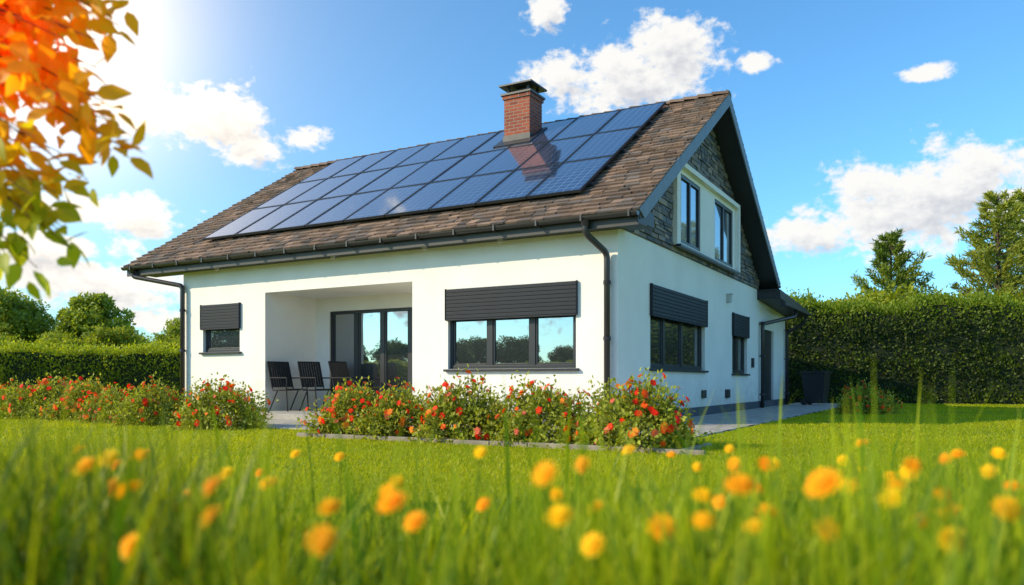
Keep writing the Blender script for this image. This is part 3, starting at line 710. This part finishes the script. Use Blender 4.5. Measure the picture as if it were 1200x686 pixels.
# ---------------------------------------------------------------- overhanging autumn tree
parts=[]; tp=np.array([-4.6,3.7,0])
brk=np.array([.1,.07,.05])
V,F=tri_tube([tp,tp+[.1,0,1.2],tp+[.05,-.05,2.4],tp+[.3,-.1,3.8]],[.16,.13,.1,.03],9); parts.append((V,F,brk,1))
ends=[(-1.52,3.0,2.12),(-1.46,3.05,1.68),(-1.43,2.95,1.60),(-1.72,3,1.30),(-1.75,2.9,1.42),(-1.56,3.0,1.92),(-1.85,2.9,1.26),(-1.66,2.9,2.0),(-1.62,3.1,2.2),(-1.85,3,2.12),(-1.75,3.05,1.8),(-1.6,2.85,1.75),
 (-1.9,2.9,1.62),(-1.9,3.1,1.95),(-1.95,3,1.5),(-1.55,3.1,1.74),(-1.95,3.1,2.3),(-1.7,3.2,2.35),(-2.1,3.3,1.4),(-2.0,3.4,2.5),(-1.7,3.15,1.88),(-1.68,2.8,1.6),
 (-1.52,2.95,2.0),(-1.55,3.1,2.28),(-1.46,2.9,1.74),(-1.56,3.1,1.64),(-1.74,3.0,1.33),(-1.66,3.0,1.24),(-1.86,2.95,1.2),(-1.76,2.95,1.16),(-1.72,3.0,1.45),(-1.82,3.0,1.36),(-1.78,3.1,1.5),(-1.7,2.9,2.3),(-1.6,3.0,1.5),(-1.75,3.1,2.12),(-1.62,2.95,1.82),(-1.8,2.9,1.95)]
for i in range(44):
    zz=R.uniform(1.6,2.6); ends.append((R.uniform(-2.25,-1.72)+.1*(zz>1.85),R.uniform(2.8,3.3),zz))
for i in range(18): ends.append((R.uniform(-3.6,-2.4),R.uniform(2.8,4.6),R.uniform(1.9,3.9)))
LP=[];LT=[]
for e in ends:
    e=np.array(e); st_=tp+np.array([.1,0,R.uniform(1.9,2.7)]); mid=(st_+e)/2+np.array([0,0,.25+.1*R.random()])
    q=(mid+e)/2+np.array([0,0,.12])
    V,F=tri_tube([st_,mid,q,e],[.016,.009,.005,.002],6); parts.append((V,F,brk,1))
    for k_ in range(36):
        s=R.uniform(.0,1)**.6; p=(mid*(1-2*s)+q*2*s) if s<.5 else q*(1-(s-.5)*2)+e*(s-.5)*2
        dd=nrm((e-mid)[None])[0]; side=rng.normal(0,.7,3); LP.append(p+rng.normal(0,.035,3)); LT.append(dd*.7+side+np.array([0,0,-.35]))
P=np.array(LP);T=nrm(np.array(LT)); n=len(P); N=nrm(np.array([0,-.4,.7])+rng.normal(0,.5,(n,3)))
V,F=scatter(P,T,N,rng.uniform(.08,.125,n),(LEAF2[0]*np.array([1.25,1,1]),LEAF2[1]))
t=np.clip((P[:,2]-1.35)/.45+rng.normal(0,.2,n),0,1)[:,None]
c=np.array([.42,.46,.02])*(1-t)+np.array([.97,.46,.02])*t
parts.append((V,F,np.repeat(c,len(LEAF2[0]),0),0))
V,F,C,Mi=cat(parts); obj('autumn_tree',np_mesh('autumn_tree',V,F,C,[M['autumn'],M['bark']],Mi))

# ---------------------------------------------------------------- light
AZ=math.radians(-105); EL=math.radians(30)
sd_=Vector((math.sin(AZ)*math.cos(EL),math.cos(AZ)*math.cos(EL),math.sin(EL)))
ld=bpy.data.lights.new('sun','SUN'); ld.energy=5; ld.angle=math.radians(.5); ld.color=(1,.82,.54)
lo=bpy.data.objects.new('sun',ld); lo.rotation_euler=sd_.to_track_quat('Z','Y').to_euler(); lo.location=(-20,0,20); sc.collection.objects.link(lo)
w=bpy.data.worlds.new('World'); sc.world=w; w.use_nodes=True; nt=w.node_tree; nt.nodes.clear()
out=nt.nodes.new('ShaderNodeOutputWorld')
sky=nt.nodes.new('ShaderNodeTexSky'); sky.sky_type='NISHITA'; sky.sun_disc=False; sky.sun_elevation=EL; sky.sun_rotation=AZ; sky.air_density=1.0; sky.dust_density=.8; sky.ozone_density=1.5
bg=nt.nodes.new('ShaderNodeBackground'); bg.inputs[1].default_value=.14
def vm(op,a,b_):
    n=nt.nodes.new('ShaderNodeVectorMath'); n.operation=op
    for i,v in enumerate((a,b_)):
        if v is None: continue
        if isinstance(v,tuple): n.inputs[i].default_value=v
        else: nt.links.new(v,n.inputs[i])
    return n
nt.links.new(vm('MULTIPLY',sky.outputs[0],(.80,1.47,1.82)).outputs[0],bg.inputs[0])
tc=nt.nodes.new('ShaderNodeTexCoord'); sp=nt.nodes.new('ShaderNodeSeparateXYZ'); nt.links.new(tc.outputs['Generated'],sp.inputs[0])
D=180/math.pi
az=mth(nt,'MULTIPLY',mth(nt,'ARCTAN2',sp.outputs[0],sp.outputs[1]),D); el=mth(nt,'MULTIPLY',mth(nt,'ARCSINE',sp.outputs[2]),D)
def comb(a,b_):
    c=nt.nodes.new('ShaderNodeCombineXYZ'); nt.links.new(a,c.inputs[0]); nt.links.new(b_,c.inputs[1]); return c.outputs[0]
vec=comb(az,el)
def noise(v,s,det=8,ro=.6):
    n=nt.nodes.new('ShaderNodeTexNoise'); n.inputs['Scale'].default_value=s; n.inputs['Detail'].default_value=det; n.inputs['Roughness'].default_value=ro
    nt.links.new(v,n.inputs['Vector']); return n.outputs[0]
blobs=[(8.6,20.6,6.6,3.0),(11.2,22.0,4.2,3.0),(3.6,21.0,3.4,1.6),(2.2,24.9,1.7,1.6),
(26.0,10.6,8.0,2.7),(29.5,12.0,6.0,3.2),(20.6,9.8,4.8,1.6),(34,11.0,5,3),(24.2,12.8,2.6,1.8),
(-20.9,17.3,5.4,2.4),(-24.5,17,3,1.5),(-17.8,15.6,2.2,1.4),(-14.5,16.4,2.2,.9),
(-28.2,6.2,10,1.9),(-26.8,10.7,6,1.4),(-31,8.4,6,1.2),(-20,4,8,1.1),(17,21,1.3,.8),(27.6,19,1.8,.6),
(-35,42,16,7),(-60,20,14,5),(-95,12,20,4),(-130,14,22,5),(80,20,16,6),(170,18,20,6),(10,52,10,5),(-120,28,14,4),(-118,7,16,3)]
def shape(v,bl):
    cur=None
    for a,e,ra,re in bl:
        l=vm('LENGTH',vm('MULTIPLY',vm('SUBTRACT',v,(a,e,0)).outputs[0],(1/ra,1/re,0)).outputs[0],None).outputs['Value']
        cur=l if cur is None else mth(nt,'MINIMUM',cur,l)
    return mth(nt,'MAXIMUM',mth(nt,'SUBTRACT',1.0,cur),-1.2)
def dn(v,bl):
    vv=vm('MULTIPLY',v,(1,1.35,1)).outputs[0]
    f=noise(vv,.34,4,.5); f2=noise(vv,1.3,8,.6)
    return mth(nt,'ADD',mth(nt,'MULTIPLY',shape(v,bl),1.15),mth(nt,'ADD',mth(nt,'MULTIPLY',mth(nt,'SUBTRACT',f,.5),2.2),mth(nt,'MULTIPLY',mth(nt,'SUBTRACT',f2,.5),1.5)))
dens=dn(vec,blobs)
def mr(v,a,b_,c,d,smooth=True):
    n=nt.nodes.new('ShaderNodeMapRange'); n.interpolation_type='SMOOTHSTEP' if smooth else 'LINEAR'
    n.inputs[1].default_value=a;n.inputs[2].default_value=b_;n.inputs[3].default_value=c;n.inputs[4].default_value=d; nt.links.new(v,n.inputs[0]); return n.outputs[0]
alpha=mr(dens,.0,.6,0,.98)
dens2=dn(vm('ADD',vec,(-.6,1.0,0)).outputs[0],blobs[:17])
shd=mr(dens2,.3,1.6,1,0)
cm=nt.nodes.new('ShaderNodeMix'); cm.data_type='RGBA'; nt.links.new(shd,cm.inputs[0])
cm.inputs[6].default_value=(.62,.64,.70,1); cm.inputs[7].default_value=(1.0,.985,.95,1)
cbg=nt.nodes.new('ShaderNodeBackground'); cbg.inputs[1].default_value=1.0; nt.links.new(cm.outputs[2],cbg.inputs[0])
ms=nt.nodes.new('ShaderNodeMixShader'); nt.links.new(alpha,ms.inputs[0]); nt.links.new(bg.outputs[0],ms.inputs[1]); nt.links.new(cbg.outputs[0],ms.inputs[2])
ga,ge=math.radians(-32.5),math.radians(22); gd=(math.sin(ga)*math.cos(ge),math.cos(ga)*math.cos(ge),math.sin(ge))
dt=vm('DOT_PRODUCT',tc.outputs['Generated'],gd).outputs['Value']; dt=mth(nt,'MAXIMUM',dt,0.0)
gp=mth(nt,'ADD',mth(nt,'MULTIPLY',mth(nt,'POWER',dt,100.0),1.8),mth(nt,'MULTIPLY',mth(nt,'POWER',dt,16.0),.22))
hz=nt.nodes.new('ShaderNodeBackground'); hz.inputs[0].default_value=(1,.68,.24,1); nt.links.new(gp,hz.inputs[1])
ad=nt.nodes.new('ShaderNodeAddShader'); nt.links.new(ms.outputs[0],ad.inputs[0]); nt.links.new(hz.outputs[0],ad.inputs[1])
nt.links.new(ad.outputs[0],out.inputs[0])

# ---------------------------------------------------------------- camera
cam=bpy.data.cameras.new('camera'); co=bpy.data.objects.new('camera',cam); sc.collection.objects.link(co)
co.location=(0,0,.74); co.rotation_euler=(math.radians(90),0,0)
cam.sensor_width=36; cam.lens=27.96; cam.shift_y=.0867; cam.clip_end=2000; cam.clip_start=.05
cam.dof.use_dof=True; cam.dof.focus_distance=14; cam.dof.aperture_fstop=1.5
sc.camera=co
